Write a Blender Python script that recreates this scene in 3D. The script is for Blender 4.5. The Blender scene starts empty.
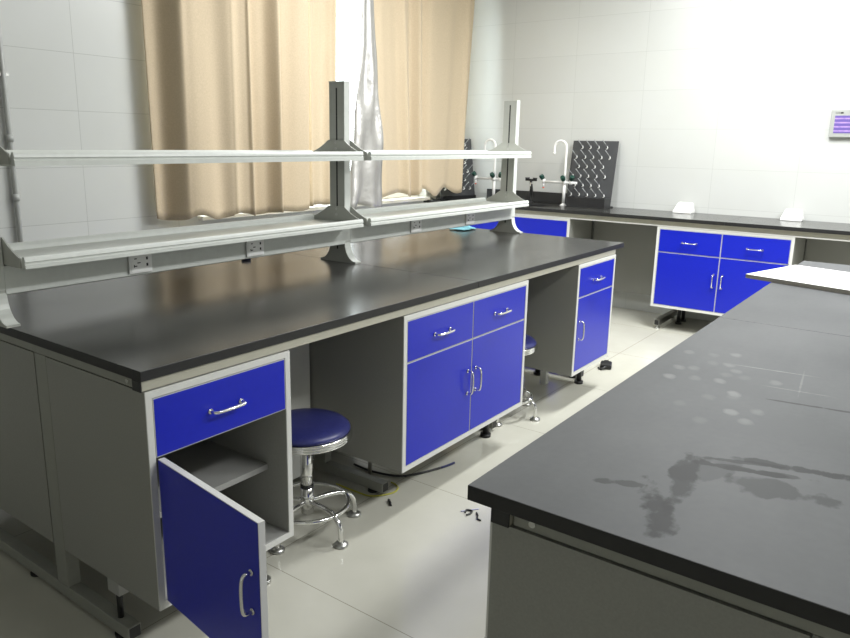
import bpy, bmesh, math, random
from mathutils import Vector, Matrix
random.seed(7)
PI = math.pi
scene = bpy.context.scene
COL = scene.collection

# ------------------------------------------------------------------ materials
MATS = {}
def nodes_of(name):
    m = bpy.data.materials.new(name); m.use_nodes = True
    nt = m.node_tree
    return m, nt, nt.nodes['Principled BSDF']
def lk(nt, a, b): nt.links.new(a, b)
def simple(name, col, rough=.5, metal=0., var=.06, scale=30., bump=0., spec=.5, coat=0.):
    m, nt, b = nodes_of(name)
    tc = nt.nodes.new('ShaderNodeTexCoord')
    nz = nt.nodes.new('ShaderNodeTexNoise'); nz.inputs['Scale'].default_value = scale; nz.inputs['Detail'].default_value = 4
    lk(nt, tc.outputs['Object'], nz.inputs['Vector'])
    rp = nt.nodes.new('ShaderNodeValToRGB')
    rp.color_ramp.elements[0].position = .3; rp.color_ramp.elements[1].position = .7
    rp.color_ramp.elements[0].color = tuple(c*(1-var) for c in col)+(1,)
    rp.color_ramp.elements[1].color = tuple(min(1, c*(1+var)) for c in col)+(1,)
    lk(nt, nz.outputs['Fac'], rp.inputs['Fac']); lk(nt, rp.outputs['Color'], b.inputs['Base Color'])
    b.inputs['Roughness'].default_value = rough; b.inputs['Metallic'].default_value = metal
    b.inputs['Specular IOR Level'].default_value = spec
    b.inputs['Coat Weight'].default_value = coat
    if bump:
        bp = nt.nodes.new('ShaderNodeBump'); bp.inputs['Strength'].default_value = bump; bp.inputs['Distance'].default_value = .002
        lk(nt, nz.outputs['Fac'], bp.inputs['Height']); lk(nt, bp.outputs['Normal'], b.inputs['Normal'])
    MATS[name] = m
    return m
def tile_mat(name, axes, size, off, col, joint, mortar, rough, spec=.5, dirt=0., spots=False):
    """square tiles laid in the two given world axes"""
    m, nt, b = nodes_of(name)
    tc = nt.nodes.new('ShaderNodeTexCoord'); sp = nt.nodes.new('ShaderNodeSeparateXYZ'); cb = nt.nodes.new('ShaderNodeCombineXYZ')
    lk(nt, tc.outputs['Object'], sp.inputs[0])
    for k, a in enumerate(axes):
        ad = nt.nodes.new('ShaderNodeMath'); ad.operation = 'SUBTRACT'; ad.inputs[1].default_value = off[k]-size[k]*40
        lk(nt, sp.outputs[a], ad.inputs[0]); lk(nt, ad.outputs[0], cb.inputs[k])
    br = nt.nodes.new('ShaderNodeTexBrick'); br.offset = 0; br.squash = 1
    br.inputs['Scale'].default_value = 1; br.inputs['Brick Width'].default_value = size[0]; br.inputs['Row Height'].default_value = size[1]
    br.inputs['Mortar Size'].default_value = mortar; br.inputs['Mortar Smooth'].default_value = .2; br.inputs['Bias'].default_value = 0
    br.inputs['Color1'].default_value = tuple(col)+(1,)
    br.inputs['Color2'].default_value = tuple(c*.975 for c in col)+(1,)
    br.inputs['Mortar'].default_value = tuple(joint)+(1,)
    lk(nt, cb.outputs[0], br.inputs['Vector'])
    nz = nt.nodes.new('ShaderNodeTexNoise'); nz.inputs['Scale'].default_value = 3.; nz.inputs['Detail'].default_value = 6
    lk(nt, tc.outputs['Object'], nz.inputs['Vector'])
    rp = nt.nodes.new('ShaderNodeValToRGB'); rp.color_ramp.elements[0].position = .3; rp.color_ramp.elements[1].position = .75
    d = 1-dirt
    rp.color_ramp.elements[0].color = (d, d, d*.985, 1); rp.color_ramp.elements[1].color = (1, 1, 1, 1)
    lk(nt, nz.outputs['Fac'], rp.inputs['Fac'])
    mx = nt.nodes.new('ShaderNodeMixRGB'); mx.blend_type = 'MULTIPLY'; mx.inputs['Fac'].default_value = 1
    lk(nt, br.outputs['Color'], mx.inputs['Color1']); lk(nt, rp.outputs['Color'], mx.inputs['Color2'])
    out = mx.outputs['Color']
    if spots:        # small dark specks of dirt on the floor
        vo = nt.nodes.new('ShaderNodeTexVoronoi'); vo.inputs['Scale'].default_value = 3.2
        lk(nt, tc.outputs['Object'], vo.inputs['Vector'])
        lt = nt.nodes.new('ShaderNodeMath'); lt.operation = 'LESS_THAN'; lt.inputs[1].default_value = .012
        lk(nt, vo.outputs['Distance'], lt.inputs[0])
        m2 = nt.nodes.new('ShaderNodeMixRGB'); m2.inputs['Color2'].default_value = (.12, .11, .09, 1)
        lk(nt, lt.outputs[0], m2.inputs['Fac']); lk(nt, out, m2.inputs['Color1']); out = m2.outputs['Color']
    lk(nt, out, b.inputs['Base Color'])
    b.inputs['Roughness'].default_value = rough; b.inputs['Specular IOR Level'].default_value = spec
    bp = nt.nodes.new('ShaderNodeBump'); bp.inputs['Strength'].default_value = .25; bp.inputs['Distance'].default_value = .002; bp.invert = True
    lk(nt, br.outputs['Fac'], bp.inputs['Height']); lk(nt, bp.outputs['Normal'], b.inputs['Normal'])
    MATS[name] = m
    return m

TZ = 1.8425
M_WL = tile_mat('white_wall_tile_left', ('X', 'Z'), (.6137, .3069), (1.289, TZ), (.56, .57, .55), (.38, .39, .37), .0016, .28, dirt=.02)
M_WF = tile_mat('white_wall_tile_far', ('Y', 'Z'), (.6137, .3069), (.08, TZ), (.56, .57, .55), (.455, .465, .445), .0016, .28, dirt=.02)
M_FL = tile_mat('cream_floor_tile', ('X', 'Y'), (.81, .81), (.53, .20), (.56, .55, .48), (.30, .28, .23), .0016, .16, dirt=.12, spots=True)
M_CEIL = simple('white_ceiling_paint', (.78, .78, .76), .9, var=.02)
M_GREY = simple('grey_melamine', (.27, .27, .245), .45, var=.05, scale=220)
M_INS = simple('grey_melamine_inside', (.33, .33, .315), .45, var=.04, scale=220)
M_EDGE = simple('light_grey_edging', (.62, .62, .59), .4, var=.02)
M_RAIL = simple('cream_steel_rail', (.43, .415, .34), .4, var=.03)
M_FRAME = simple('grey_green_painted_steel', (.265, .268, .235), .42, var=.04)
M_BLUE = simple('blue_laminate', (.007, .016, .42), .28, var=.03, scale=60, spec=.45)
M_ALU = simple('grey_aluminium_profile', (.60, .62, .585), .35, metal=.0, var=.03, scale=40)
M_ALUD = simple('dark_grey_cast_bracket', (.40, .405, .37), .42, var=.03)
M_SLOT = simple('black_slot', (.012, .012, .012), .6, var=.02)
M_CHROME = simple('chrome', (.78, .78, .77), .12, metal=1., var=.02)
M_STEEL = simple('brushed_steel', (.5, .5, .48), .3, metal=1., var=.05)
M_BLACK = simple('black_plastic', (.012, .012, .012), .45, var=.1)
M_PP = simple('black_polypropylene', (.014, .014, .015), .4, var=.1)
M_WHITE = simple('white_plastic', (.82, .82, .80), .35, var=.01)
M_WGLOSS = simple('white_epoxy_coated_brass', (.85, .85, .83), .25, var=.01)
M_GREEN = simple('dark_green_knob', (.006, .05, .035), .35, var=.1)
M_RED = simple('orange_red_plastic', (.7, .10, .03), .4)
M_VINYL = simple('navy_vinyl', (.035, .04, .18), .35, var=.08, scale=90, bump=.12)
M_BOARD = simple('white_melamine_board', (.86, .86, .83), .4, var=.01)
M_BEDGE = simple('brown_chipboard_edge', (.30, .28, .24), .7, var=.2, scale=300)
M_DRAIN = simple('charcoal_drainer_plastic', (.045, .047, .05), .45, var=.05)
M_PEG = simple('grey_peg_plastic', (.36, .37, .37), .35, var=.03)
M_PVC = simple('grey_conduit', (.42, .43, .41), .3, var=.05)
M_YEL = simple('yellow_green_wire', (.42, .40, .05), .45)
M_CYAN = simple('light_blue_cloth', (.25, .60, .70), .7, var=.08)
M_NAVY = simple('dark_blue_plastic', (.01, .015, .09), .4)
M_SILL = simple('white_stone_sill', (.80, .80, .78), .3, var=.02)
M_WPVC = simple('white_window_profile', (.82, .82, .82), .35, var=.01)
M_PAPER = simple('scrap_violet', (.42, .42, .62), .7)
M_DIM = simple('grey_screen_housing', (.33, .34, .32), .45, var=.02)

def curtain_mat(name, col, rough, metal=0., weave=True):
    m, nt, b = nodes_of(name)
    tc = nt.nodes.new('ShaderNodeTexCoord')
    nz = nt.nodes.new('ShaderNodeTexNoise'); nz.inputs['Scale'].default_value = 120 if weave else 7; nz.inputs['Detail'].default_value = 5
    lk(nt, tc.outputs['Object'], nz.inputs['Vector'])
    rp = nt.nodes.new('ShaderNodeValToRGB')
    rp.color_ramp.elements[0].position = .3; rp.color_ramp.elements[1].position = .7
    rp.color_ramp.elements[0].color = tuple(c*.93 for c in col)+(1,); rp.color_ramp.elements[1].color = tuple(min(1, c*1.05) for c in col)+(1,)
    lk(nt, nz.outputs['Fac'], rp.inputs['Fac']); lk(nt, rp.outputs['Color'], b.inputs['Base Color'])
    b.inputs['Roughness'].default_value = rough; b.inputs['Metallic'].default_value = metal
    b.inputs['Sheen Weight'].default_value = .15 if weave else 0
    bp = nt.nodes.new('ShaderNodeBump'); bp.inputs['Strength'].default_value = .15 if weave else .75; bp.inputs['Distance'].default_value = .001 if weave else .02
    lk(nt, nz.outputs['Fac'], bp.inputs['Height']); lk(nt, bp.outputs['Normal'], b.inputs['Normal'])
    MATS[name] = m
    return m
M_CURT = curtain_mat('tan_curtain_cloth', (.53, .43, .295), .8)
M_LINING = curtain_mat('silver_blackout_lining', (.42, .41, .39), .38, .45, False)

def glass_mat():
    m, nt, b = nodes_of('window_glass')
    nt.nodes.remove(b)
    tr = nt.nodes.new('ShaderNodeBsdfTransparent'); tr.inputs[0].default_value = (.93, .96, .95, 1)
    gl = nt.nodes.new('ShaderNodeBsdfGlossy'); gl.inputs['Roughness'].default_value = .03
    mx = nt.nodes.new('ShaderNodeMixShader')
    mx.inputs[0].default_value = .07; lk(nt, tr.outputs[0], mx.inputs[1]); lk(nt, gl.outputs[0], mx.inputs[2])
    lk(nt, mx.outputs[0], nt.nodes['Material Output'].inputs[0])
    return m
M_GLASS = glass_mat()

def screen_mat():
    m, nt, b = nodes_of('lit_violet_screen')
    tc = nt.nodes.new('ShaderNodeTexCoord'); sp = nt.nodes.new('ShaderNodeSeparateXYZ')
    lk(nt, tc.outputs['Object'], sp.inputs[0])
    nz = nt.nodes.new('ShaderNodeTexNoise'); nz.inputs['Scale'].default_value = 45
    lk(nt, tc.outputs['Object'], nz.inputs['Vector'])
    wv = nt.nodes.new('ShaderNodeMath'); wv.operation = 'MULTIPLY_ADD'; wv.inputs[1].default_value = 220; wv.inputs[2].default_value = .4
    lk(nt, sp.outputs['Z'], wv.inputs[0])
    sn = nt.nodes.new('ShaderNodeMath'); sn.operation = 'SINE'; lk(nt, wv.outputs[0], sn.inputs[0])
    mu = nt.nodes.new('ShaderNodeMath'); mu.operation = 'MULTIPLY'; lk(nt, sn.outputs[0], mu.inputs[0]); lk(nt, nz.outputs['Fac'], mu.inputs[1])
    rp = nt.nodes.new('ShaderNodeValToRGB')
    rp.color_ramp.elements[0].position = .05; rp.color_ramp.elements[0].color = (.10, .07, .24, 1)
    rp.color_ramp.elements[1].position = .5; rp.color_ramp.elements[1].color = (.30, .20, .42, 1)
    lk(nt, mu.outputs[0], rp.inputs[0]); lk(nt, rp.outputs[0], b.inputs['Base Color']); lk(nt, rp.outputs[0], b.inputs['Emission Color'])
    b.inputs['Emission Strength'].default_value = .5; b.inputs['Roughness'].default_value = .3
    return m
M_SCREEN = screen_mat()

def worktop_mat(name, base, dust, stains=None, rbase=.15, spec=.5):
    """charcoal epoxy worktop with dusty mottling; stains = list of (x, y, rx, ry, angle, strength, edge noise) in world metres"""
    m, nt, b = nodes_of(name)
    tc = nt.nodes.new('ShaderNodeTexCoord')
    def math_(op, a, c=None, clamp=False):
        n = nt.nodes.new('ShaderNodeMath'); n.operation = op; n.use_clamp = clamp
        for k, v in enumerate((a, c)):
            if v is None: continue
            if isinstance(v, (int, float)): n.inputs[k].default_value = v
            else: lk(nt, v, n.inputs[k])
        return n.outputs[0]
    def noise(scale, detail=5, sx=1, sy=1):
        mp = nt.nodes.new('ShaderNodeMapping'); mp.inputs['Scale'].default_value = (sx, sy, 1)
        lk(nt, tc.outputs['Object'], mp.inputs[0])
        n = nt.nodes.new('ShaderNodeTexNoise'); n.inputs['Scale'].default_value = scale; n.inputs['Detail'].default_value = detail
        lk(nt, mp.outputs[0], n.inputs['Vector']); return n.outputs['Fac']
    big = noise(2.3, 6); fine = noise(60, 3); scr = noise(3.5, 8, 1, 5)
    f = math_('MULTIPLY_ADD', big, 1.); nt.nodes[-1].inputs[2].default_value = 0
    f = math_('ADD', math_('MULTIPLY', big, .8), math_('ADD', math_('MULTIPLY', fine, .12), math_('MULTIPLY', scr, .12)))
    rp = nt.nodes.new('ShaderNodeValToRGB'); rp.color_ramp.elements[0].position = .42; rp.color_ramp.elements[1].position = .72
    rp.color_ramp.elements[0].color = tuple(base)+(1,); rp.color_ramp.elements[1].color = tuple(dust)+(1,)
    lk(nt, f, rp.inputs[0])
    col = rp.outputs[0]
    rough = math_('MULTIPLY_ADD', big, .12); nt.nodes[-1].inputs[2].default_value = rbase
    if stains:
        sp = nt.nodes.new('ShaderNodeSeparateXYZ'); lk(nt, tc.outputs['Object'], sp.inputs[0])
        wob = noise(14, 6, 1, 1.5); wob2 = noise(45, 4)
        streak = noise(9, 6, 1, 2.5)
        for (sx, sy, rx, ry, an, st, en, tone) in stains:
            dx = math_('SUBTRACT', sp.outputs['X'], sx); dy = math_('SUBTRACT', sp.outputs['Y'], sy)
            ca, sa = math.cos(an), math.sin(an)
            u = math_('ADD', math_('MULTIPLY', dx, ca/rx), math_('MULTIPLY', dy, sa/rx))
            v = math_('ADD', math_('MULTIPLY', dx, -sa/ry), math_('MULTIPLY', dy, ca/ry))
            r2 = math_('ADD', math_('MULTIPLY', u, u), math_('MULTIPLY', v, v))
            if tone < .5:
                r2 = math_('ADD', r2, math_('ADD', math_('MULTIPLY', math_('SUBTRACT', wob, .5), en*2.2), math_('ADD', math_('MULTIPLY', math_('SUBTRACT', streak, .5), en*2.5), math_('MULTIPLY', math_('SUBTRACT', wob2, .5), en*1.2))))
            else:
                r2 = math_('ADD', r2, math_('MULTIPLY', math_('SUBTRACT', wob2, .5), en*1.5))
            mask = math_('MULTIPLY', math_('SUBTRACT', 1.0, r2), 2.2 if tone < .5 else 1.1, True)
            mask = math_('MULTIPLY', mask, st)
            mx = nt.nodes.new('ShaderNodeMixRGB'); lk(nt, mask, mx.inputs['Fac']); lk(nt, col, mx.inputs['Color1'])
            c = (.010, .010, .010, 1) if tone < .5 else (.30, .30, .295, 1)
            mx.inputs['Color2'].default_value = c
            col = mx.outputs[0]
    lk(nt, col, b.inputs['Base Color']); lk(nt, rough, b.inputs['Roughness'])
    b.inputs['Specular IOR Level'].default_value = spec
    return m
M_TOP = worktop_mat('charcoal_epoxy_worktop', (.027, .027, .025), (.055, .055, .050))
M_TOPD = simple('charcoal_epoxy_edge', (.010, .010, .010), .5, var=.2, scale=40)
rings = []
for (x, y) in [(1.052,-.993),(1.066,-1.055),(1.106,-1.103),(.986,-1.074),(.995,-1.112),(.908,-1.048),(.901,-1.128),(.892,-1.015),(.906,-1.171),(.913,-1.24),
               (.704,-1.14),(.739,-1.183),(.671,-1.249),(.635,-1.204),(.544,-1.165),(.826,-1.074),(.841,-1.129),(.763,-1.18),(.594,-1.244),(.95,-1.14),(.80,-1.02),(.62,-1.10)]:
    rings.append((x, y, .024, .017, .3, random.uniform(.08, .36), .9, 1.))
smears = [(.13,-1.215,.10,.033,.35,.85,1.2,0), (.22,-1.222,.13,.026,.12,.75,1.2,0), (.165,-1.15,.012,.06,.4,.6,1.4,0), (.345,-1.285,.012,.085,.25,.75,1.2,0),
          (.41,-1.37,.016,.12,.2,.8,1.2,0), (.385,-1.30,.009,.075,.35,.7,1.2,0), (.30,-1.365,.035,.075,.1,.55,1.2,0), (.79,-1.35,.007,.11,.15,.7,1.,0), (.30,-1.24,.09,.03,-.5,.35,1.4,0), (.36,-1.34,.010,.09,.3,.6,1.2,0),
          (1.02,-1.22,.004,.13,.12,.5,1.2,1.), (.95,-1.29,.14,.003,.1,.25,1.4,1.), (.88,-1.29,.003,.10,.1,.3,1.4,1.)]
M_TOPR = worktop_mat('dusty_charcoal_epoxy_worktop', (.080, .083, .085), (.118, .121, .123), rings+smears, .46, .12)
cen = [(.62,.50,.20,.012,.1,.10,1.2,1.), (.70,.36,.05,.006,.5,.22,1.2,1.), (.86,.34,.07,.005,.7,.22,1.2,1.), (.45,.52,.16,.02,.2,.06,1.2,1.), (1.0,.42,.10,.006,-.2,.16,1.2,1.)]
M_TOPC = worktop_mat('scuffed_charcoal_epoxy_worktop', (.027, .027, .025), (.055, .055, .050), cen)

# ------------------------------------------------------------------ mesh builder
class MB:
    def __init__(s): s.bm = bmesh.new()
    def _tag(s, before, mi, smooth):
        for f in s.bm.faces:
            if f.index == -1 or f not in before: pass
    def _add(s, t, mi, smooth, M=None):
        if M is not None: t.transform(M)
        for f in t.faces: f.material_index = mi; f.smooth = smooth
        me = bpy.data.meshes.new('tmp'); t.to_mesh(me); t.free(); s.bm.from_mesh(me); bpy.data.meshes.remove(me)
    def box(s, x0, x1, y0, y1, z0, z1, mi=0, bev=0., seg=2, M=None):
        t = bmesh.new(); bmesh.ops.create_cube(t, size=1)
        bmesh.ops.scale(t, vec=(abs(x1-x0), abs(y1-y0), abs(z1-z0)), verts=t.verts)
        bmesh.ops.translate(t, vec=((x0+x1)/2, (y0+y1)/2, (z0+z1)/2), verts=t.verts)
        if bev: bmesh.ops.bevel(t, geom=list(t.edges), offset=bev, segments=seg, affect='EDGES', profile=.5)
        s._add(t, mi, False, M); return s
    def cyl(s, p0, p1, r, mi=0, seg=20, r2=None, smooth=True, cap=True):
        p0, p1 = Vector(p0), Vector(p1); d = p1-p0
        t = bmesh.new(); bmesh.ops.create_cone(t, cap_ends=cap, segments=seg, radius1=r, radius2=r if r2 is None else r2, depth=d.length)
        M = Matrix.Translation((p0+p1)/2) @ d.to_track_quat('Z', 'Y').to_matrix().to_4x4()
        t.transform(M)
        for f in t.faces: f.smooth = smooth and len(f.verts) == 4; f.material_index = mi
        me = bpy.data.meshes.new('tmp'); t.to_mesh(me); t.free(); s.bm.from_mesh(me); bpy.data.meshes.remove(me); return s
    def lathe(s, prof, c=(0, 0, 0), mi=0, seg=40):
        t = bmesh.new(); rows = []
        for r, z in prof:
            if r < 1e-6: rows.append([t.verts.new((c[0], c[1], c[2]+z))])
            else: rows.append([t.verts.new((c[0]+r*math.cos(2*PI*k/seg), c[1]+r*math.sin(2*PI*k/seg), c[2]+z)) for k in range(seg)])
        for a, b in zip(rows, rows[1:]):
            for k in range(seg):
                k2 = (k+1) % seg
                if len(a) == 1 and len(b) == 1: continue
                if len(a) == 1: t.faces.new((a[0], b[k], b[k2]))
                elif len(b) == 1: t.faces.new((a[k], b[0], a[k2]))
                else: t.faces.new((a[k], b[k], b[k2], a[k2]))
        bmesh.ops.recalc_face_normals(t, faces=t.faces)
        s._add(t, mi, True); return s
    def tube(s, pts, r, mi=0, seg=12, closed=False, sub=6):
        pts = [Vector(p) for p in pts]
        if sub and len(pts) > 2:
            out = []; n = len(pts)
            rng = range(n) if closed else range(n-1)
            for i in rng:
                g = lambda k: pts[k % n] if closed else pts[max(0, min(n-1, k))]
                a, b, c, d = g(i-1), g(i), g(i+1), g(i+2)
                for k in range(sub):
                    u = k/sub
                    out.append(.5*((2*b)+(c-a)*u+(2*a-5*b+4*c-d)*u*u+(3*b-a-3*c+d)*u**3))
            if not closed: out.append(pts[-1])
            pts = out
        t = bmesh.new(); rings_ = []; n = len(pts); nrm = None
        for i, p in enumerate(pts):
            if closed: d = pts[(i+1) % n]-pts[i-1]
            else: d = pts[min(n-1, i+1)]-pts[max(0, i-1)]
            d.normalize()
            if nrm is None:
                nrm = d.orthogonal().normalized()
            nrm = (nrm-d*nrm.dot(d)).normalized(); bi = d.cross(nrm)
            rings_.append([t.verts.new(p+r*(math.cos(2*PI*k/seg)*nrm+math.sin(2*PI*k/seg)*bi)) for k in range(seg)])
        for i in range(n if closed else n-1):
            a, b = rings_[i], rings_[(i+1) % n]
            for k in range(seg): t.faces.new((a[k], a[(k+1) % seg], b[(k+1) % seg], b[k]))
        if not closed:
            t.faces.new(list(reversed(rings_[0]))); t.faces.new(rings_[-1])
        bmesh.ops.recalc_face_normals(t, faces=t.faces)
        s._add(t, mi, True); return s
    def prism(s, pts, axis, a0, a1, mi=0, bev=0., smooth=False):
        """extrude a 2D outline along an axis; pts are the two other coordinates in xyz order"""
        t = bmesh.new()
        def P(p, a):
            q = list(p); q.insert(axis, a); return q
        A = [t.verts.new(P(p, a0)) for p in pts]; B = [t.verts.new(P(p, a1)) for p in pts]
        n = len(pts)
        t.faces.new(A); t.faces.new(list(reversed(B)))
        for i in range(n): t.faces.new((A[i], B[i], B[(i+1) % n], A[(i+1) % n]))
        bmesh.ops.recalc_face_normals(t, faces=t.faces)
        if bev: bmesh.ops.bevel(t, geom=list(t.edges), offset=bev, segments=2, affect='EDGES', profile=.5)
        s._add(t, mi, smooth); return s
    def build(s, name, mats, parent=None):
        me = bpy.data.meshes.new(name); s.bm.to_mesh(me); s.bm.free()
        for m in (mats if isinstance(mats, (list, tuple)) else [mats]): me.materials.append(m)
        o = bpy.data.objects.new(name, me); COL.objects.link(o)
        if parent: o.parent = parent
        return o
def tag(o, label, cat, group=None):
    o['label'] = label; o['category'] = cat
    if group: o['group'] = group
    return o
def thing(name, label, cat, loc=(0, 0, 0), rz=0, group=None):
    o = bpy.data.objects.new(name, None); COL.objects.link(o); o.empty_display_size = .1
    o.location = loc; o.rotation_euler = (0, 0, rz)
    return tag(o, label, cat, group)
def struct(o): o['kind'] = 'structure'; return o
def copy_tree(o, parent=None):
    c = o.copy(); COL.objects.link(c)
    if parent: c.parent = parent
    for ch in list(o.children): copy_tree(ch, c)
    return c

# ------------------------------------------------------------------ the room
XF, YL, XN, YR, ZC = 5.17, 2.485, -3.2, -4.6, 3.1
struct(MB().box(XN-.2, XF+.2, YR-.2, YL+.2, -.1, 0).build('floor', M_FL))
struct(MB().box(XN-.2, XF+.2, YR-.2, YL+.2, ZC, ZC+.1).build('ceiling', M_CEIL))
struct(MB().box(XF, XF+.2, YR-.2, YL+.2, 0, ZC).build('wall_far', M_WF))
struct(MB().box(XN-.2, XN, YR-.2, YL+.2, 0, ZC).build('wall_near', M_WF))
struct(MB().box(XN, XF, YR-.2, YR, 0, ZC).build('wall_right', M_WL))
WX0, WX1, WZ0, WZ1 = 2.05, 4.62, .90, 2.72
w = MB()
w.box(XN, WX0, YL, YL+.2, 0, ZC); w.box(WX1, XF, YL, YL+.2, 0, ZC)
w.box(WX0, WX1, YL, YL+.2, 0, WZ0-.03); w.box(WX0, WX1, YL, YL+.2, WZ1, ZC)
struct(w.build('wall_left', M_WL))
struct(MB().box(WX0, WX1, YL-.05, YL+.199, WZ0-.029, WZ0-.001, bev=.004).build('trim_1', M_SILL))
win = struct(thing('window_1', 'window behind the curtains', 'window', ((WX0+WX1)/2, YL+.12, WZ0)))
del win['label'], win['category']
wx = (WX1-WX0)/2; wh = WZ1-WZ0
fr = MB()
for x in (-wx+.001, wx-.061): fr.box(x, x+.06, -.03, .03, 0, wh-.002)
for x in (-.62, .72): fr.box(x, x+.05, -.028, .028, .06, wh-.06)
fr.box(-wx+.06, wx-.06, -.03, .03, 0, .06); fr.box(-wx+.06, wx-.06, -.03, .03, wh-.062, wh-.002)
fr.build('window_frame', M_WPVC, win)
for (a, b) in ((-wx+.061, -.621), (-.569, .719), (.771, wx-.062)):
    MB().box(a, b, -.003, .003, .061, wh-.063).build('pane', M_GLASS, win)

# ------------------------------------------------------------------ curtains
def curtain_sheet(x0, x1, y0, zt, zb, folds, amp, hem, seed, edge0=0., edge1=0., n=None, thick=.003, rows=40, bend=0.):
    """pleated cloth; edge0/edge1 = sideways drift of the two edges from top to bottom"""
    rnd = random.Random(seed); n = n or int((x1-x0)*110)
    ph = [rnd.uniform(0, 6.28) for _ in range(6)]
    bm = bmesh.new(); g = []
    for j in range(rows+1):
        v = j/rows; z = zt+(zb-zt)*v; row = []
        for i in range(n+1):
            u = i/n
            a0 = x0+edge0*v; a1 = x1+edge1*v
            uu = u+.06*math.sin(2*PI*u*1.5+ph[0])+.02*math.sin(2*PI*u*3+ph[1]+v)
            f = math.sin(2*PI*folds*uu+ph[2]+.5*v*math.sin(4*u+ph[3]))
            f2 = math.sin(2*PI*folds*2.2*uu+ph[4])*.28
            k = amp*(.55+.45*math.sin(3.2*u*PI+ph[5]))*(.8+.35*v)
            y = y0-k*(f+f2)*(1-.6*max(0, 1-u*6) if bend else 1)+bend*max(0, 1-u*2.)**1.6
            x = a0+(a1-a0)*u+.012*math.cos(2*PI*folds*uu+ph[2])
            zz = z+(hem*(math.sin(2*PI*folds*.7*u+ph[1])+.5*math.sin(9*u*PI+ph[2]))*v**6)
            row.append(bm.verts.new((x, y, zz)))
        g.append(row)
    for j in range(rows):
        for i in range(n):
            fc = bm.faces.new((g[j][i], g[j+1][i], g[j+1][i+1], g[j][i+1])); fc.smooth = True
    return bm
def sheet_obj(name, bm, mat, parent, thick=.003):
    me = bpy.data.meshes.new(name); bm.to_mesh(me); bm.free(); me.materials.append(mat)
    o = bpy.data.objects.new(name, me); COL.objects.link(o); o.parent = parent
    md = o.modifiers.new('thickness', 'SOLIDIFY'); md.thickness = thick; md.offset = 0
    return o
c1 = thing('curtain', 'wide tan pleated curtain, the leftmost of the curtains on the tiled window wall', 'curtain', (1.672, 2.2, .915), group='curtains on the window wall')
sheet_obj('cloth', curtain_sheet(.0, 1.135, 0, 1.98, .0, 5.2, .066, .012, 3, .02, -.03, bend=.19), M_CURT, c1)
c2 = thing('curtain', 'narrow bunched strip of tan curtain between the wide left curtain and the bright window gap', 'curtain', (2.80, 2.285, .93), group='curtains on the window wall')
sheet_obj('cloth', curtain_sheet(.0, .41, 0, 1.98, .0, 1.7, .035, .006, 5, .0, -.05), M_CURT, c2)
c3 = thing('curtain', 'tan curtain right of the bright window gap, silver lining showing at its edge', 'curtain', (3.35, 2.2, .93), group='curtains on the window wall')
sheet_obj('cloth', curtain_sheet(.0, 1.61, 0, 1.98, .04, 5.0, .040, .025, 11, .19, -.13), M_CURT, c3)
# the turned back lining: a creased silver flap hanging from the edge
bm = bmesh.new(); g = []
R, N = 44, 16
for j in range(R+1):
    v = j/R; z = 1.95+(-.03-1.95)*v; row = []
    xl = -.02-.09*v-.17*v*v
    xr = .025+.20*v-.09*v**3
    for i in range(N+1):
        u = i/N
        y = -.05*v*(1-.6*abs(u-.5))-.05-.03*v+.018*math.sin(9*u+11*v)*v+.012*math.sin(23*v+7*u)*v-.02*math.sin(4*PI*u)*v
        row.append(bm.verts.new((xl+(xr-xl)*u, y, z+.03*math.sin(5*u)*v**4)))
    g.append(row)
for j in range(R):
    for i in range(N): bm.faces.new((g[j][i], g[j+1][i], g[j+1][i+1], g[j][i+1])).smooth = True
li = sheet_obj('lining', bm, M_LINING, c3); li['label'] = 'wrinkled silver lining'

cr = thing('curtain_rail', 'white rail above the curtains on the window wall', 'rail', (3.25, 2.2, 2.95))
MB().box(-1.8, 1.75, -.02, .02, -.02, .02, bev=.003).build('rail', M_WHITE, cr)
for x in (-1.5, 0, 1.5): MB().box(x-.015, x+.015, .02, .284, -.015, .015).build('bracket', M_WHITE, cr)

# ------------------------------------------------------------------ conduit on the left wall
pc = thing('conduit_pipe', 'thin grey vertical conduit with couplers on the tiled wall at far left', 'pipe', (.893, 2.462, 0))
MB().cyl((0, 0, 0), (0, 0, ZC), .0135).build('pipe', M_PVC, pc)
for z in (1.08, 1.384, 2.2): MB().cyl((0, 0, z-.018), (0, 0, z+.018), .0185).build('coupler', M_PVC, pc)
for z in (.7, 1.7): MB().box(-.026, .026, -.004, .0225, z-.008, z+.008).build('clip', M_STEEL, pc)

# ------------------------------------------------------------------ cabinets
# local frame: x = width (0..w), y = depth from the front plane (0..d), z = up, the front looks towards -y
def bow_handle(mb, p, q, out, r=.0045):
    p, q, o = Vector(p), Vector(q), Vector(out)
    d = (q-p).normalized()
    mb.tube([p, p+o*.7, p+o+d*.012, (p+q)/2+o*1.08, q+o-d*.012, q+o*.7, q], r, seg=10, sub=5)
    for a in (p, q): mb.cyl(a, a+o*.12, r*1.7, seg=12)
def front_board(mb, x0, x1, z0, z1, y0=.0, t=.018):
    e = .0022
    mb.box(x0, x1, y0+.0012, y0+t, z0, z1, mi=1)
    mb.box(x0+e, x1-e, y0, y0+.0016, z0+e, z1-e, mi=0)
def leveler(mb, x, y, zb, black=True):
    if black:
        mb.box(x-.028, x+.028, y-.022, y+.022, zb-.03, zb, bev=.003)
        mb.cyl((x, y, .014), (x, y, zb-.03), .015); mb.cyl((x, y, 0), (x, y, .016), .026)
    else:
        mb.cyl((x, y, .012), (x, y, zb), .008); mb.cyl((x, y, 0), (x, y, .012), .02)
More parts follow.
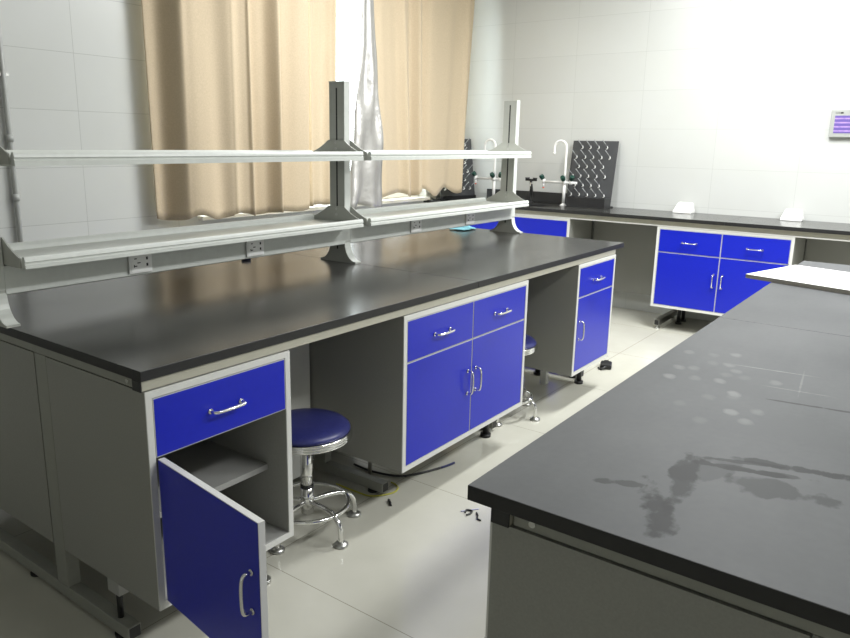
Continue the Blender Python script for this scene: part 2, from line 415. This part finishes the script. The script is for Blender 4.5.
def cabinet(label, loc, rz, w, doors, d=.478, z0=.186, z1=.793, zd=.613, hinge='left', openang=None, drawer_handle=True, door_handle=True, legs=True, shelf=True, group='blue fronted base cabinets'):
    t = thing('base_cabinet', label, 'cabinet', loc, rz, group)
    T = .018
    b = MB()
    b.box(0, T, .004, d, z0, z1, 0); b.box(w-T, w, .004, d, z0, z1, 0)
    b.box(T, w-T, .004, d, z0, z0+T, 1); b.box(T, w-T, .004, d, z1-T, z1, 1)
    b.box(T, w-T, d-.012, d, z0+T, z1-T, 1)
    b.box(T, w-T, .022, .10, zd-.01, zd+.004, 1)
    if doors == 2: b.box(w/2-.006, w/2+.006, .022, .04, z0+T, z1-T, 1)
    b.build('body', [M_GREY, M_INS], t)
    e = MB(); W_ = .0185
    e.box(0, W_, 0, .004, z0, z1); e.box(w-W_, w, 0, .004, z0, z1)
    e.box(W_, w-W_, 0, .004, z0, z0+W_); e.box(W_, w-W_, 0, .004, z1-W_, z1)
    e.build('edging', M_EDGE, t)
    if shelf:
        MB().box(T+.001, w-T-.001, .09, d-.013, .392, .41).build('shelf', M_INS, t)
    g = .0025; xs = [W_+g] + ([w/2] if doors == 2 else []) + [w-W_-g]
    for k in range(doors):
        xa = xs[k]+(g*.6 if k else 0); xb = xs[k+1]-(g*.6 if k < doors-1 else 0)
        f = MB(); front_board(f, xa, xb, zd+.002, z1-W_-g)
        dr = f.build('drawer', [M_BLUE, M_EDGE], t)
        if drawer_handle:
            h = MB(); xc = (xa+xb)/2; zc = (zd+z1-W_)/2-.004
            bow_handle(h, (xc-.052, -.0005, zc), (xc+.052, -.0005, zc), (0, -.026, 0)); h.build('handle', M_CHROME, dr)
        hs = hinge if doors == 1 else ('left' if k == 0 else 'right')
        f = MB()
        L = xb-xa
        if hs == 'left':
            front_board(f, 0, L, z0+W_+g, zd-.002); hx, px = L-.03, xa
        else:
            front_board(f, -L, 0, z0+W_+g, zd-.002); hx, px = -L+.03, xb
        dd = f.build('door', [M_BLUE, M_EDGE], t); dd.location = (px, 0, 0)
        if door_handle:
            h = MB(); bow_handle(h, (hx, -.0005, .385), (hx, -.0005, .482), (0, -.026, 0)); h.build('handle', M_CHROME, dd)
        if openang: dd.rotation_euler = (0, 0, -openang); dd.location = (px+.001, -.001, 0)
    if legs:
        for (x, y, bl) in legs if isinstance(legs, (list, tuple)) else ((.05, .16, True), (w-.05, .16, True), (.06, d-.06, True), (w-.06, d-.06, True)):
            m = MB(); leveler(m, x, y, z0, bl); m.build('leg', M_BLACK if bl else M_STEEL, t)
    return t
cabinet('blue base cabinet standing open, nearest on the left bench', (.008, .0, 0), 0, .484, 1, hinge='left', openang=math.radians(97.4),
        legs=((.446, .10, False), (.44, .42, True)))
cabinet('double blue base cabinet in the middle of the left bench, between the two stools', (1.052, .0, 0), 0, .936, 2, legs=((.168, .30, False), (.886, .165, True), (.88, .42, True)))
cabinet('narrow blue base cabinet at the far end of the left bench', (2.541, .0, 0), 0, .502, 1, hinge='right', legs=((.06, .42, True), (.45, .15, True), (.44, .42, True)))
cabinet('grey cabinet side at the far left edge, behind the open cabinet', (.492, 1.526, 0), PI, .484, 1, d=.978, legs=((.06, .12, True), (.06, .42, True), (.42, .10, True)))
cabinet('unseen double blue cabinet added at the back of the left bench, keeping light from under it', (1.988, 1.526, 0), PI, .936, 2, legs=((.06, .12, True), (.88, .12, True), (.40, .42, True)))  # added out of view to stop light leaking under the bench
cabinet('grey end panel of the cabinet under the right bench', (.492, -.982, 0), PI, .484, 1, legs=((.06, .12, True), (.42, .12, True), (.06, .42, True)))
XB = 4.60
cabinet('double blue base cabinet under the far wall bench, whole front in view', (XB, .287, 0), -PI/2, .952, 2, d=.46, z0=.182, z1=.806, zd=.612, legs=((.14, .3, True), (.14, .42, True), (.80, .3, True), (.80, .42, True)))
cabinet('blue sink cabinet under the right faucet on the far wall bench', (XB, 1.646, 0), -PI/2, .636, 1, d=.46, z0=.182, z1=.806, zd=.60, drawer_handle=False)
cabinet('blue sink cabinet in the far corner, seen under the shelf rack', (XB, 2.29, 0), -PI/2, .636, 1, d=.46, z0=.182, z1=.806, zd=.60, drawer_handle=False)

# ------------------------------------------------------------------ steel bench frames
def rail(mb, x0, x1, y0, y1, z0, z1): mb.box(x0, x1, y0, y1, z0, z1, bev=.002)
def bench_frame(label, ox, oy, flip, xs, x1):
    t = thing('bench_frame', label, 'frame', (ox, oy, 0)); s = -1 if flip else 1
    if flip: t.scale = (1, 1, 1)
    Y = lambda a, b: (min(s*a, s*b), max(s*a, s*b))
    m = MB(); y = Y(.006, .038); rail(m, .004, x1, *y, .795, .8225); m.build('front_rail', M_RAIL, t)
    m = MB(); y = Y(1.49, 1.522); rail(m, .004, x1, *y, .795, .8225); m.build('back_rail', M_RAIL, t)
    for a, b in ((.005, .039), (1.489, 1.523)):
        m = MB(); y = Y(a, b); m.box(-.001, .0035, *y, .7945, .823, bev=.001); m.build('end_cap', M_BLACK, t)
    for k, x in enumerate(xs):
        m = MB(); y = Y(.040, 1.488); rail(m, x, x+.04, *y, .795, .8225); cross = m.build('cross_rail', M_FRAME, t)
        if k == 0:
            b = MB(); yb = s*.075; b.cyl((x-.002, yb, .809), (x, yb, .809), .006); b.build('bolt', M_STEEL, cross)
        m = MB(); y = Y(.4815, .5455); m.box(x, x+.04, *y, .056, .7945, bev=.002); m.build('post', M_FRAME, t)
        m = MB(); y = Y(.165, 1.36); m.box(x, x+.04, *y, .016, .056, bev=.002, mi=0)
        y = Y(.1642, .1655); m.box(x+.003, x+.037, *y, .019, .053, mi=1)
        ft = m.build('foot_bar', [M_FRAME, M_BLACK], t)
        for yy in (.23, .72, 1.28):
            m = MB(); m.cyl((x+.02, s*yy, 0), (x+.02, s*yy, .008), .022); m.cyl((x+.02, s*yy, .008), (x+.02, s*yy, .0165), .008); m.build('leveling_foot', M_BLACK, ft)
        if k == 0 and not flip:
            m = MB(); m.box(x+.004, x+.038, .205, .26, .14, .185, mi=1); m.cyl((x+.02, .232, .055), (x+.02, .232, .15), .0085, mi=0); m.build('support_bolt', [M_BLACK, M_INS], ft)
    if not flip:
        MB().box(2.83, 2.868, .29, .328, 0, .1855, bev=.002).build('support_post', M_EDGE, t)
    return t
bench_frame('grey steel frame with foot bars under the left bench', 0, 0, False, (.009, 1.138, 2.00, 3.055), 3.05)
bench_frame('grey steel frame under the right bench', 0, -.982, True, (.012, 1.05, 2.05, 3.05), 3.05)
kp = tag(MB().box(.50, 1.044, .470, .486, .06, .792).build('knee_panel', M_EDGE), 'pale grey panel behind the near chrome stool under the left bench', 'panel')

# ------------------------------------------------------------------ worktops
def worktop(label, x0, x1, y0, y1, z0, z1, mat, group):
    m = MB(); m.box(x0, x1, y0, y1, z0, z1, mi=0, bev=.0014)
    for f in m.bm.faces:
        if f.normal.z < .97: f.material_index = 1
    return tag(m.build('worktop', [mat, M_TOPD]), label, 'worktop', group)
worktop('near half of the black worktop on the left bench', -.001, 1.5490, 0, 1.53, .823, .85, M_TOPC, 'black worktops')
worktop('far half of the black worktop on the left bench', 1.5510, 3.153, 0, 1.53, .823, .85, M_TOP, 'black worktops')
worktop('near dusty black worktop on the right bench, with dark smears and pale ring marks', -.007, 1.5445, -2.475, -.944, .823, .85, M_TOPR, 'black worktops')
worktop('far black worktop on the right bench, under the white board', 1.5465, 3.14, -2.475, -.944, .823, .85, M_TOPR, 'black worktops')
# wall bench along the far wall, with two sink openings
ZW = .876
def wall_top(label, ya, yb, holes):
    m = MB(); x0, x1 = 4.575, 5.166; z0, z1 = ZW-.026, ZW
    ys = ya
    for (ha, hb) in holes:
        m.box(x0, x1, ys, ha, z0, z1); m.box(x0, 4.70, ha, hb, z0, z1); m.box(4.93, x1, ha, hb, z0, z1); ys = hb
    m.box(x0, x1, ys, yb, z0, z1)
    for f in m.bm.faces:
        if f.normal.z < .3: f.material_index = 1
    return tag(m.build('worktop', [M_TOP, M_TOPD]), label, 'worktop', 'black worktops')
SINKS = ((1.32, 1.62), (1.99, 2.27))
wall_top('black worktop with two sinks in the far corner, along the far wall', -.20, 2.48, SINKS)
wall_top('black worktop over the right half of the far double cabinet, along the far wall', -1.05, -.202, ())
wall_top('black worktop at the right edge of the photo, along the far wall', -2.3, -1.052, ())
for k, (ha, hb) in enumerate(SINKS):
    s_ = thing('sink', ('black sink beside the right faucet', 'black sink in the corner behind the shelf rack')[k], 'sink', (4.815, (ha+hb)/2, ZW-.055), group='black bench sinks')
    m = MB(); a, b = .113, (hb-ha)/2-.002
    m.box(-a, a, -b, b, 0, .006); m.box(-a, -a+.006, -b, b, .006, .053); m.box(a-.006, a, -b, b, .006, .053)
    m.box(-a+.006, a-.006, -b, -b+.006, .006, .053); m.box(-a+.006, a-.006, b-.006, b, .006, .053); m.build('basin', M_PP, s_)
    m = MB(); m.cyl((0, 0, .006), (0, 0, .010), .03); m.build('drain', M_STEEL, s_)
tag(MB().box(5.125, 5.166, 1.28, 2.13, ZW, ZW+.095, bev=.003).build('backsplash', M_PP), 'low black splash strip behind the faucets on the far wall bench', 'backsplash')
# frame of the wall bench
wf = thing('bench_frame', 'steel frame under the far wall bench, a dark tube foot showing below the double cabinet', 'frame', (XB, 0, 0))
MB().box(.004, .036, -2.28, 2.46, .807, .8495, bev=.002).build('front_rail', M_RAIL, wf)
MB().box(-.002, .003, -2.28, 2.46, .806, .815).build('rail_lip', M_EDGE, wf)
MB().box(.52, .55, -2.28, 2.46, .807, .8495, bev=.002).build('back_rail', M_RAIL, wf)
for yy in (.232, -.60, -1.3, -2.2):
    m = MB(); m.box(.02, .50, yy-.02, yy+.02, .030, .075, bev=.002); m.box(.0188, .0205, yy-.017, yy+.017, .033, .072, mi=1)
    ft = m.build('foot_bar', [M_STEEL, M_BLACK], wf)
    for xx in (.04, .44):
        q = MB(); q.cyl((xx, yy, 0), (xx, yy, .010), .02); q.cyl((xx, yy, .01), (xx, yy, .031), .008); q.build('leveling_foot', M_STEEL, ft)
    MB().box(.463, .497, yy-.02, yy+.02, .0755, .806).build('post', M_FRAME, wf)
tag(MB().box(5.10, 5.118, .289, 1.009, .16, .806).build('knee_panel', M_GREY), 'grey back panel of the knee space left of the far double cabinet', 'panel', 'knee space panels on the far wall')
tag(MB().box(5.10, 5.118, -2.2, -.667, .16, .806).build('knee_panel', M_GREY), 'grey back panel of the knee space right of the far double cabinet', 'panel', 'knee space panels on the far wall')

# ------------------------------------------------------------------ reagent shelf rack on the left bench
rk = thing('reagent_shelf', 'grey aluminium two tier reagent shelf rack standing along the left bench', 'shelf', (0, .765, .85))
def yz(o): return [(y, z) for y, z in o]
PX = (-.010, 1.534, 3.098); PT = .040
for x in PX:
    m = MB()
    # flared foot and post in one casting profile
    o = []
    for k in range(9):
        a = k/8*PI/2
        o.append((-.110+.066*math.sin(a)*1.0, .006+.085*(1-math.cos(a))))
    left = [(-.110, 0)]+o+[(-.044, .806)]
    right = [(-y, z) for y, z in reversed(left)]
    m.prism(left+right, 0, x, x+PT, mi=1)
    # lighter edge strips on the two narrow sides
    for s in (-1, 1):
        m.box(x+.001, x+PT-.001, min(s*.0435, s*.0455), max(s*.0435, s*.0455), .10, .805, mi=0)
        pts = [(s*(abs(y)+.0012), z+.001) for y, z in o]; pin = [(s*(abs(y)-.002), z-.002) for y, z in o]
        m.prism(pts+list(reversed(pin)), 0, x+.0005, x+PT-.0005, mi=0)
    post = m.build('post', [M_ALU, M_ALUD], rk)
    s_ = MB(); s_.box(x-.0006, x+.002, -.004, .004, .06, .78); s_.build('slot', M_SLOT, post)
    c_ = MB(); c_.box(x-.001, x+PT+.001, -.046, .046, .8055, .8085); c_.build('cap', M_ALU, post)
SPANS = ((.0315, 1.5325), (1.5755, 3.0965))
for (a, b) in SPANS:
    for zt in (.506, .210):      # upper and lower tray (top of the lips), above the worktop
        m = MB()
        h = .038 if zt > .4 else .034
        prof = [(-.163, zt-.006), (-.160, zt), (-.150, zt), (-.143, zt-.010), (-.140, zt-.022), (.140, zt-.022), (.143, zt-.010), (.150, zt), (.160, zt), (.163, zt-.006),
                (.165, zt-.014), (.161, zt-.017), (.161, zt-.020), (.165, zt-.023), (.165, zt-h), (.120, zt-h-.002), (-.120, zt-h-.002), (-.165, zt-h), (-.165, zt-.023), (-.161, zt-.020), (-.161, zt-.017), (-.165, zt-.014)]
        m.prism(prof, 0, a+.005, b-.005)
        tr = m.build('tray', M_ALU, rk)
        for x in (a, b-.005):
            m = MB()
            pr = [(-.142, zt-.034), (-.142, zt-.004)]
            for k in range(7):
                u = k/6; pr.append((-.137+.090*u, zt-.002+.050*(u**1.0)*(.62+.38*u)))
            pr = pr+[(-y, z) for y, z in reversed(pr)]
            m.prism(pr, 0, x, x+.0045)
            bk = m.build('bracket', M_ALUD, rk)
            q = MB()
            for z in (zt+.010, zt+.036): q.cyl((x-.002, 0, z), (x+.007, 0, z), .0065, seg=12)
            q.build('bolt', M_STEEL, bk)
    m = MB(); m.prism([(-.047, .088), (-.047, .172), (.047, .172), (.047, .088), (.040, .084), (-.040, .084)], 0, a-.004, b+.004)
    m.build('socket_beam', M_ALU, rk)
for x in (.475, .991, 2.076, 2.596):
    m = MB(); m.box(x-.045, x+.045, -.056, -.0475, .094, .169, bev=.003); pl = m.build('socket', M_WHITE, rk)
    m = MB(); m.box(x-.037, x+.037, -.0573, -.0565, .100, .163, bev=.0004); m.build('faceplate', M_WGLOSS, pl)
    for (dx, dz, w_, h_) in ((.024, .012, .007, .010), (.024, -.010, .007, .010), (-.020, .014, .009, .0035), (-.026, -.011, .0035, .009), (-.008, -.001, .012, .0035), (-.020, -.012, .009, .0035)):
        m = MB(); m.box(x+dx-w_/2, x+dx+w_/2, -.0578, -.0572, .1315+dz-h_/2, .1315+dz+h_/2); m.build('socket_hole', M_SLOT, pl)

# ------------------------------------------------------------------ stools
def stool(label, loc, rz):
    t = thing('stool', label, 'stool', loc, rz, 'chrome stools under the left bench')
    MB().lathe([(0, .425), (.07, .424), (.12, .420), (.146, .411), (.159, .399), (.160, .391), (.152, .388), (0, .388)], seg=48).build('seat', M_VINYL, t)
    m = MB()
    prof = [(.10, .360), (.162, .360)]
    for k in range(3):
        z = .361+k*.0095
        prof += [(.1635, z), (.1675, z+.002), (.1675, z+.006), (.1635, z+.0085)]
    prof += [(.162, .389), (.152, .390)]
    m.lathe(prof, seg=48); m.lathe([(0, .358), (.162, .358), (.162, .361), (0, .361)], seg=48); m.build('seat_ring', M_CHROME, t)
    m = MB(); m.cyl((0, 0, .10), (0, 0, .358), .0225); m.cyl((0, 0, .06), (0, 0, .165), .0235)
    m.build('column', M_CHROME, t)
    m = MB(); m.cyl((0, 0, .160), (0, 0, .170), .0245); m.cyl((0, 0, .06), (0, 0, .064), .018); m.build('collar', M_BLACK, t)
    m = MB(); m.tube([(.152*math.cos(2*PI*k/32), .152*math.sin(2*PI*k/32), .098) for k in range(32)], .0085, closed=True, sub=0); m.build('foot_ring', M_CHROME, t)
    for k in range(5):
        a = 2*PI*k/5; c, s = math.cos(a), math.sin(a)
        m = MB(); m.tube([(.018*c, .018*s, .105), (.10*c, .10*s, .110), (.150*c, .150*s, .102), (.180*c, .180*s, .078), (.189*c, .189*s, .045), (.189*c, .189*s, .010)], .0095, sub=5)
        lg = m.build('leg', M_CHROME, t)
        m = MB(); m.lathe([(0, 0), (.026, 0), (.027, .006), (.020, .012), (.012, .016), (0, .017)], (.189*c, .189*s, 0), seg=24); m.build('glide', M_STEEL, lg)
    return t
a0 = math.atan2(.059-.247, .759-.782)
st = stool('chrome stool with round navy seat, beside the open cabinet', (.790, .240, 0), a0)
s2 = copy_tree(st); s2.location = (2.275, .265, 0); s2.rotation_euler[2] = math.atan2(.087-.275, 2.275-2.262)
s2['label'] = 'chrome stool with round navy seat, half hidden behind the middle double cabinet'

# ------------------------------------------------------------------ faucets on the wall bench
def faucet(label, loc):
    t = thing('lab_faucet', label, 'faucet', loc, 0, 'white lab faucets')
    MB().lathe([(0, 0), (.030, 0), (.030, .006), (.018, .012), (.0135, .02), (0, .02)], seg=24).build('base', M_WGLOSS, t)
    MB().cyl((0, 0, .015), (0, 0, .235), .0135).build('stem', M_WGLOSS, t)
    pts = [(0, 0, .235), (0, 0, .40), (0, 0, .485)]
    for k in range(1, 9):
        a = PI*k/8; pts.append((0, .056-.056*math.cos(a), .497+.056*math.sin(a)))
    pts.append((0, .112, .455))
    sp = MB().tube(pts, .0105, sub=3).build('spout', M_WGLOSS, t)
    MB().cyl((0, .112, .435), (0, .112, .458), .0115).build('nozzle', M_WGLOSS, sp)
    MB().cyl((0, -.115, .200), (0, .20, .200), .0105).build('cross_bar', M_WGLOSS, t)
    for (x, y, dx, dy, tip) in ((0, .20, -.02, .025, True), (-.01, .0, -.045, .005, False), (0, -.06, -.02, -.02, False)):
        m = MB(); m.cyl((x, y, .185), (x, y, .222), .0155); v = m.build('valve', M_WGLOSS, t)
        d = Vector((dx, dy, .045)).normalized(); p = Vector((x, y, .214))
        m = MB(); m.cyl(p, p+d*.02, .008, mi=0)
        m.cyl(p+d*.012, p+d*.030, .020, seg=8); m.cyl(p+d*.030, p+d*.052, .023, seg=8, r2=.018); m.build('knob', M_GREEN, v)
        if tip:
            m = MB(); m.cyl((x, y, .150), (x, y, .19), .008, r2=.010); m.cyl((x, y, .142), (x, y, .152), .0085, mi=1); m.build('hose_nozzle', [M_WGLOSS, M_RED], v)
    return t
f1 = faucet('white gooseneck lab faucet with green knobs left of the charcoal peg rack', (4.96, 1.248, ZW))
f2 = copy_tree(f1); f2.location = (4.96, 1.955, ZW); f2['label'] = 'white gooseneck lab faucet with green knobs behind the far shelf post, in the corner'

# eyewash
ew = thing('eyewash_fitting', 'small black and chrome eyewash handset between the two white faucets', 'eyewash', (5.02, 1.60, ZW))
MB().lathe([(0, 0), (.026, 0), (.026, .008), (.016, .014), (0, .014)], seg=20).build('base', M_BLACK, ew)
MB().tube([(0, 0, .012), (0, .004, .07), (-.004, -.004, .13)], .014).build('handle', M_BLACK, ew)
MB().cyl((-.004, -.004, .125), (-.004, .002, .185), .013).build('valve_body', M_CHROME, ew)
MB().tube([(-.012, -.018, .07), (-.022, -.022, .12), (-.02, -.014, .17)], .008).build('lever', M_BLACK, ew)
m = MB(); m.cyl((-.004, -.052, .205), (-.004, .056, .205), .010)
for y in (-.036, .04): m.cyl((-.004, y, .200), (-.004, y, .226), .014, r2=.022)
m.cyl((-.004, .002, .18), (-.004, .002, .2), .012)
m.build('spray_head', M_BLACK, ew)

# ------------------------------------------------------------------ peg drying racks
def peg_rack(label, loc, rz, deep=True):
    t = thing('peg_drying_rack', label, 'drying rack', loc, rz, 'charcoal peg drying racks')
    # local: board faces -x, width along y, origin at base centre
    m = MB(); wt, wb = .203, .207
    m.prism([(-.04, .012), (.05, .557), (.062, .557), (-.026, .012)], 1, -.206, .206, bev=.003); m.build('board', M_DRAIN, t)
    m = MB()
    if deep: m.box(-.175, -.045, -.21, .13, 0, .012); m.box(-.175, -.165, -.21, .13, .012, .085); m.box(-.165, -.05, -.21, -.202, .012, .085); m.box(-.165, -.05, .122, .13, .012, .085)
    else: m.box(-.06, -.052, -.20, .20, 0, .03)
    m.box(-.0525, .02, -.21, .21, 0, .0115)
    m.build('drip_tray', M_PP, t)
    rows = [(.502, (.108, .034, -.040, -.116)), (.418, (.152, .071, -.002, -.077, -.151)), (.338, (.119, .046, -.028, -.103)),
            (.257, (.165, .092, .02, -.055, -.13)), (.178, (.133, .060, -.014, -.088)), (.098, (.158, .083, .008, -.068, -.143))]
    for z, ys in rows:
        x = -.04+(z-.012)/.545*.09
        for y in ys:
            m = MB(); p = Vector((x, y, z)); d = Vector((-.80, .10, .55)).normalized()
            m.cyl(p, p+d*.105, .0042, mi=1, seg=10, r2=.0036); m.cyl(p+d*.100, p+d*.108, .0050, mi=1, seg=10)
            m.tube([p+Vector((-.004, .004, .012)), p+Vector((-.012, -.004, .0)), p+Vector((-.010, .0, -.010)), p+Vector((-.004, .010, -.012))], .0048, mi=0, seg=8, sub=4)
            m.build('peg', [M_WHITE, M_PEG], t)
    return t
d1 = peg_rack('charcoal peg drying rack on the far wall bench, right of the faucet', (5.075, 1.058, ZW), 0)
d2 = peg_rack('charcoal peg drying rack in the corner, half hidden by the right curtain', (4.925, 2.35, ZW), math.radians(72), False)

# ------------------------------------------------------------------ desk sockets, wall monitor
for k, y in enumerate((.245, -.552)):
    t = thing('desk_socket', ('white wedge shaped socket box on the far wall bench, nearer the peg rack', 'white wedge shaped socket box on the far wall bench, nearer the wall screen')[k], 'socket', (5.09, y, ZW), 0, 'white bench sockets')
    m = MB(); bm = bmesh.new()
    lo = [(-.065, -.072), (.050, -.072), (.050, .072), (-.065, .072)]; hi = [(.012, -.055), (.050, -.055), (.050, .055), (.012, .055)]
    A = [bm.verts.new((x, y_, 0)) for x, y_ in lo]; B = [bm.verts.new((x, y_, .014)) for x, y_ in lo]; Cc = [bm.verts.new((x, y_, .082)) for x, y_ in hi]
    for P_, Q_ in ((A, B), (B, Cc)):
        for i in range(4): bm.faces.new((P_[i], P_[(i+1) % 4], Q_[(i+1) % 4], Q_[i]))
    bm.faces.new(list(reversed(A))); bm.faces.new(Cc)
    bmesh.ops.recalc_face_normals(bm, faces=bm.faces)
    bmesh.ops.bevel(bm, geom=list(bm.edges), offset=.003, segments=2, affect='EDGES')
    m._add(bm, 0, False); m.build('housing', M_WHITE, t)
    n = Vector((-.068, 0, .077)).normalized(); ce = Vector((-.0265, 0, .048))
    Mx = Matrix.Translation(ce+n*.002) @ Matrix.Rotation(-math.atan2(.068, .077), 4, 'Y')
    m = MB(); m.box(-.034, .034, -.045, .045, -.001, .003, bev=.001, M=Mx); fp = m.build('faceplate', M_WGLOSS, t)
    for dy, dx, a, b in ((-.02, .012, .003, .008), (-.02, -.012, .003, .008), (.018, .010, .007, .0025), (.018, -.012, .0025, .007)):
        m = MB(); m.box(dx-a/2, dx+a/2, dy-b/2, dy+b/2, .003, .0036, M=Mx); m.build('socket_hole', M_SLOT, fp)
mo = thing('wall_screen', 'small grey control panel with violet screen on the far wall at right', 'screen', (XF, -.86, 1.58))
MB().box(-.034, -.001, -.155, .155, -.098, .098, bev=.006).build('housing', M_DIM, mo)
MB().box(-.0355, -.0345, -.127, .127, -.068, .054).build('display', M_SCREEN, mo)
m = MB(); m.box(-.0352, -.0342, .085, .125, .070, .076, mi=0); m.box(-.0355, -.0345, .078, .094, .068, .078, mi=1); m.build('badge', [M_STEEL, M_BLACK], mo)

# ------------------------------------------------------------------ loose things
u = Vector((.962, -.272, 0)); v = Vector((-.272, -.962, 0)); a = Vector((2.40, -.834, 0))
ang = math.atan2(-.272, .962)
bd = thing('loose_board', 'white board lying askew across the far right bench, overhanging its edge', 'board', (a.x, a.y, .8505), ang)
m = MB(); m.box(0, .45, -.70, 0, 0, .017, mi=1); m.box(.0008, .4492, -.6992, -.0008, .0165, .0176, mi=0); m.build('panel', [M_BOARD, M_BEDGE], bd)

cy = bmesh.new(); g = []
for i in range(15):
    row = []
    for j in range(11):
        x = (i/14-.5)*.15; y = (j/10-.5)*.12; e = max(0, 1-(x/.078)**2)*max(0, 1-(y/.062)**2)
        row.append(cy.verts.new((x+.006*math.sin(j*1.3), y+.006*math.sin(i), .003+.022*e*(1+.5*math.sin(i*.9+j*.7)))))
    g.append(row)
for i in range(14):
    for j in range(10): cy.faces.new((g[i][j], g[i+1][j], g[i+1][j+1], g[i][j+1])).smooth = True
me = bpy.data.meshes.new('cloth'); cy.to_mesh(me); cy.free(); me.materials.append(M_CYAN)
o = bpy.data.objects.new('cloth', me); COL.objects.link(o); o.location = (3.02, 1.03, .851)
md = o.modifiers.new('thickness', 'SOLIDIFY'); md.thickness = .003; md.offset = 1
tag(o, 'small light blue cloth on the far end of the left bench, behind the shelf beam', 'cloth')
o = MB().cyl((0, 0, 0), (0, 0, .016), .022, seg=20).build('bottle_cap', M_NAVY); o.location = (1.28, 1.11, .8505)
tag(o, 'dark blue cap on the left bench behind the second socket', 'cap')

pg = thing('power_plug', 'black plug lying on the floor beyond the far narrow cabinet', 'plug', (3.40, .145, 0), .35)
m = MB(); m.box(-.055, .045, -.036, .036, 0, .034, bev=.010); m.box(.03, .06, -.016, .016, .006, .034, bev=.006); m.build('body', M_BLACK, pg)
m = MB(); m.tube([(-.04, 0, .02), (-.065, .006, .018), (-.075, .03, .008), (-.05, .045, .008)], .007); m.build('cord', M_BLACK, pg)
for y in (-.008, .008): MB().box(.058, .078, y-.001, y+.001, .017, .023).build('prong', M_STEEL, pg)

tag(MB().tube([(1.104, .385, .004), (1.103, .27, .004), (1.114, .200, .004), (1.184, .152, .004), (1.235, .160, .004), (1.255, .195, .004), (1.258, .215, .004)], .0035, seg=8).build('cable', M_YEL), 'thin yellow green wire on the floor beside the near stool', 'cable', 'cables on the floor')
m = MB(); m.tube([(1.29, .45, .006), (1.285, .34, .006), (1.32, .225, .006), (1.395, .170, .006), (1.50, .128, .006)], .005, seg=8, mi=0); m.tube([(1.50, .128, .006), (1.545, .116, .006), (1.58, .110, .006)], .005, seg=8, mi=1)
tag(m.build('cable', [M_BLACK, M_NAVY]), 'black cable with blue end on the floor under the middle double cabinet', 'cable', 'cables on the floor')
tag(MB().tube([(1.13, .125, .0055), (1.10, .09, .0055)], .005, seg=8, sub=0).build('cable_offcut', M_BLACK), 'tiny black cable offcut on the floor right of the near stool', 'scrap')
m = MB(); m.tube([(1.235, -.170, .004), (1.255, -.165, .005), (1.262, -.185, .004), (1.240, -.190, .004), (1.222, -.184, .004)], .0038, seg=6); m.tube([(1.262, -.205, .004), (1.245, -.222, .005), (1.225, -.232, .004), (1.222, -.25, .004)], .0032, seg=6)
tag(m.build('wire_scrap', M_BLACK), 'curled black wire scrap on the floor beside the right bench corner', 'scrap')
m = MB(); m.tube([(1.235, -.150, .0025), (1.265, -.172, .0025), (1.295, -.195, .0025)], .002, seg=6)
tag(m.build('plastic_strip', M_PAPER), 'thin pale violet strip on the floor beside the black wire scrap', 'scrap')

# ------------------------------------------------------------------ light
def area(name, loc, sx, sy, power, col=(.98, .995, 1), rot=(0, 0, 0), spread=PI):
    l = bpy.data.lights.new(name, 'AREA'); l.shape = 'RECTANGLE'; l.size = sx; l.size_y = sy; l.energy = power; l.color = col; l.spread = spread
    o = bpy.data.objects.new(name, l); o.location = loc; o.rotation_euler = rot; COL.objects.link(o); return o
area('ceiling_lamp_or_fill', (3.55, -.55, ZC-.03), 1.2, .3, 92)
area('ceiling_lamp_or_fill', (3.2, -2.8, ZC-.03), 1.2, .3, 90)
area('ceiling_lamp_or_fill', (1.3, -2.6, ZC-.03), 1.2, .3, 48)  # extra unseen fill light, added to brighten the left wall
area('ceiling_lamp_or_fill', (2.75, 1.05, ZC-.03), 1.2, .3, 40)
wd = bpy.data.worlds.new('World'); scene.world = wd; wd.use_nodes = True
bg = wd.node_tree.nodes['Background']; bg.inputs[0].default_value = (.93, .97, 1, 1); bg.inputs[1].default_value = 7.

# ------------------------------------------------------------------ camera
S = .835
yaw, pit, rol = .6338, -.2275, .0178
fw = Vector((math.cos(yaw)*math.cos(pit), math.sin(yaw)*math.cos(pit), math.sin(pit)))
rt = Vector((math.sin(yaw), -math.cos(yaw), 0)); up = rt.cross(fw)
r2 = math.cos(rol)*rt+math.sin(rol)*up; u2 = -math.sin(rol)*rt+math.cos(rol)*up
cam = bpy.data.cameras.new('Camera'); co = bpy.data.objects.new('Camera', cam); COL.objects.link(co)
Mc = Matrix((r2, u2, -fw)).transposed().to_4x4(); Mc.translation = (-1.1463*S, -1.8337*S, (1.5164+.168)*S)
co.matrix_world = Mc
cam.sensor_width = 36; cam.sensor_fit = 'HORIZONTAL'; cam.lens = 726.93/850*36
cam.shift_x = (425-416.82)/850; cam.shift_y = (309.19-319)/850
cam.clip_start = .05
scene.camera = co
vs = scene.view_settings
vs.view_transform = 'Standard'; vs.look = 'None'; vs.gamma = 1; vs.use_curve_mapping = False; vs.exposure = .36
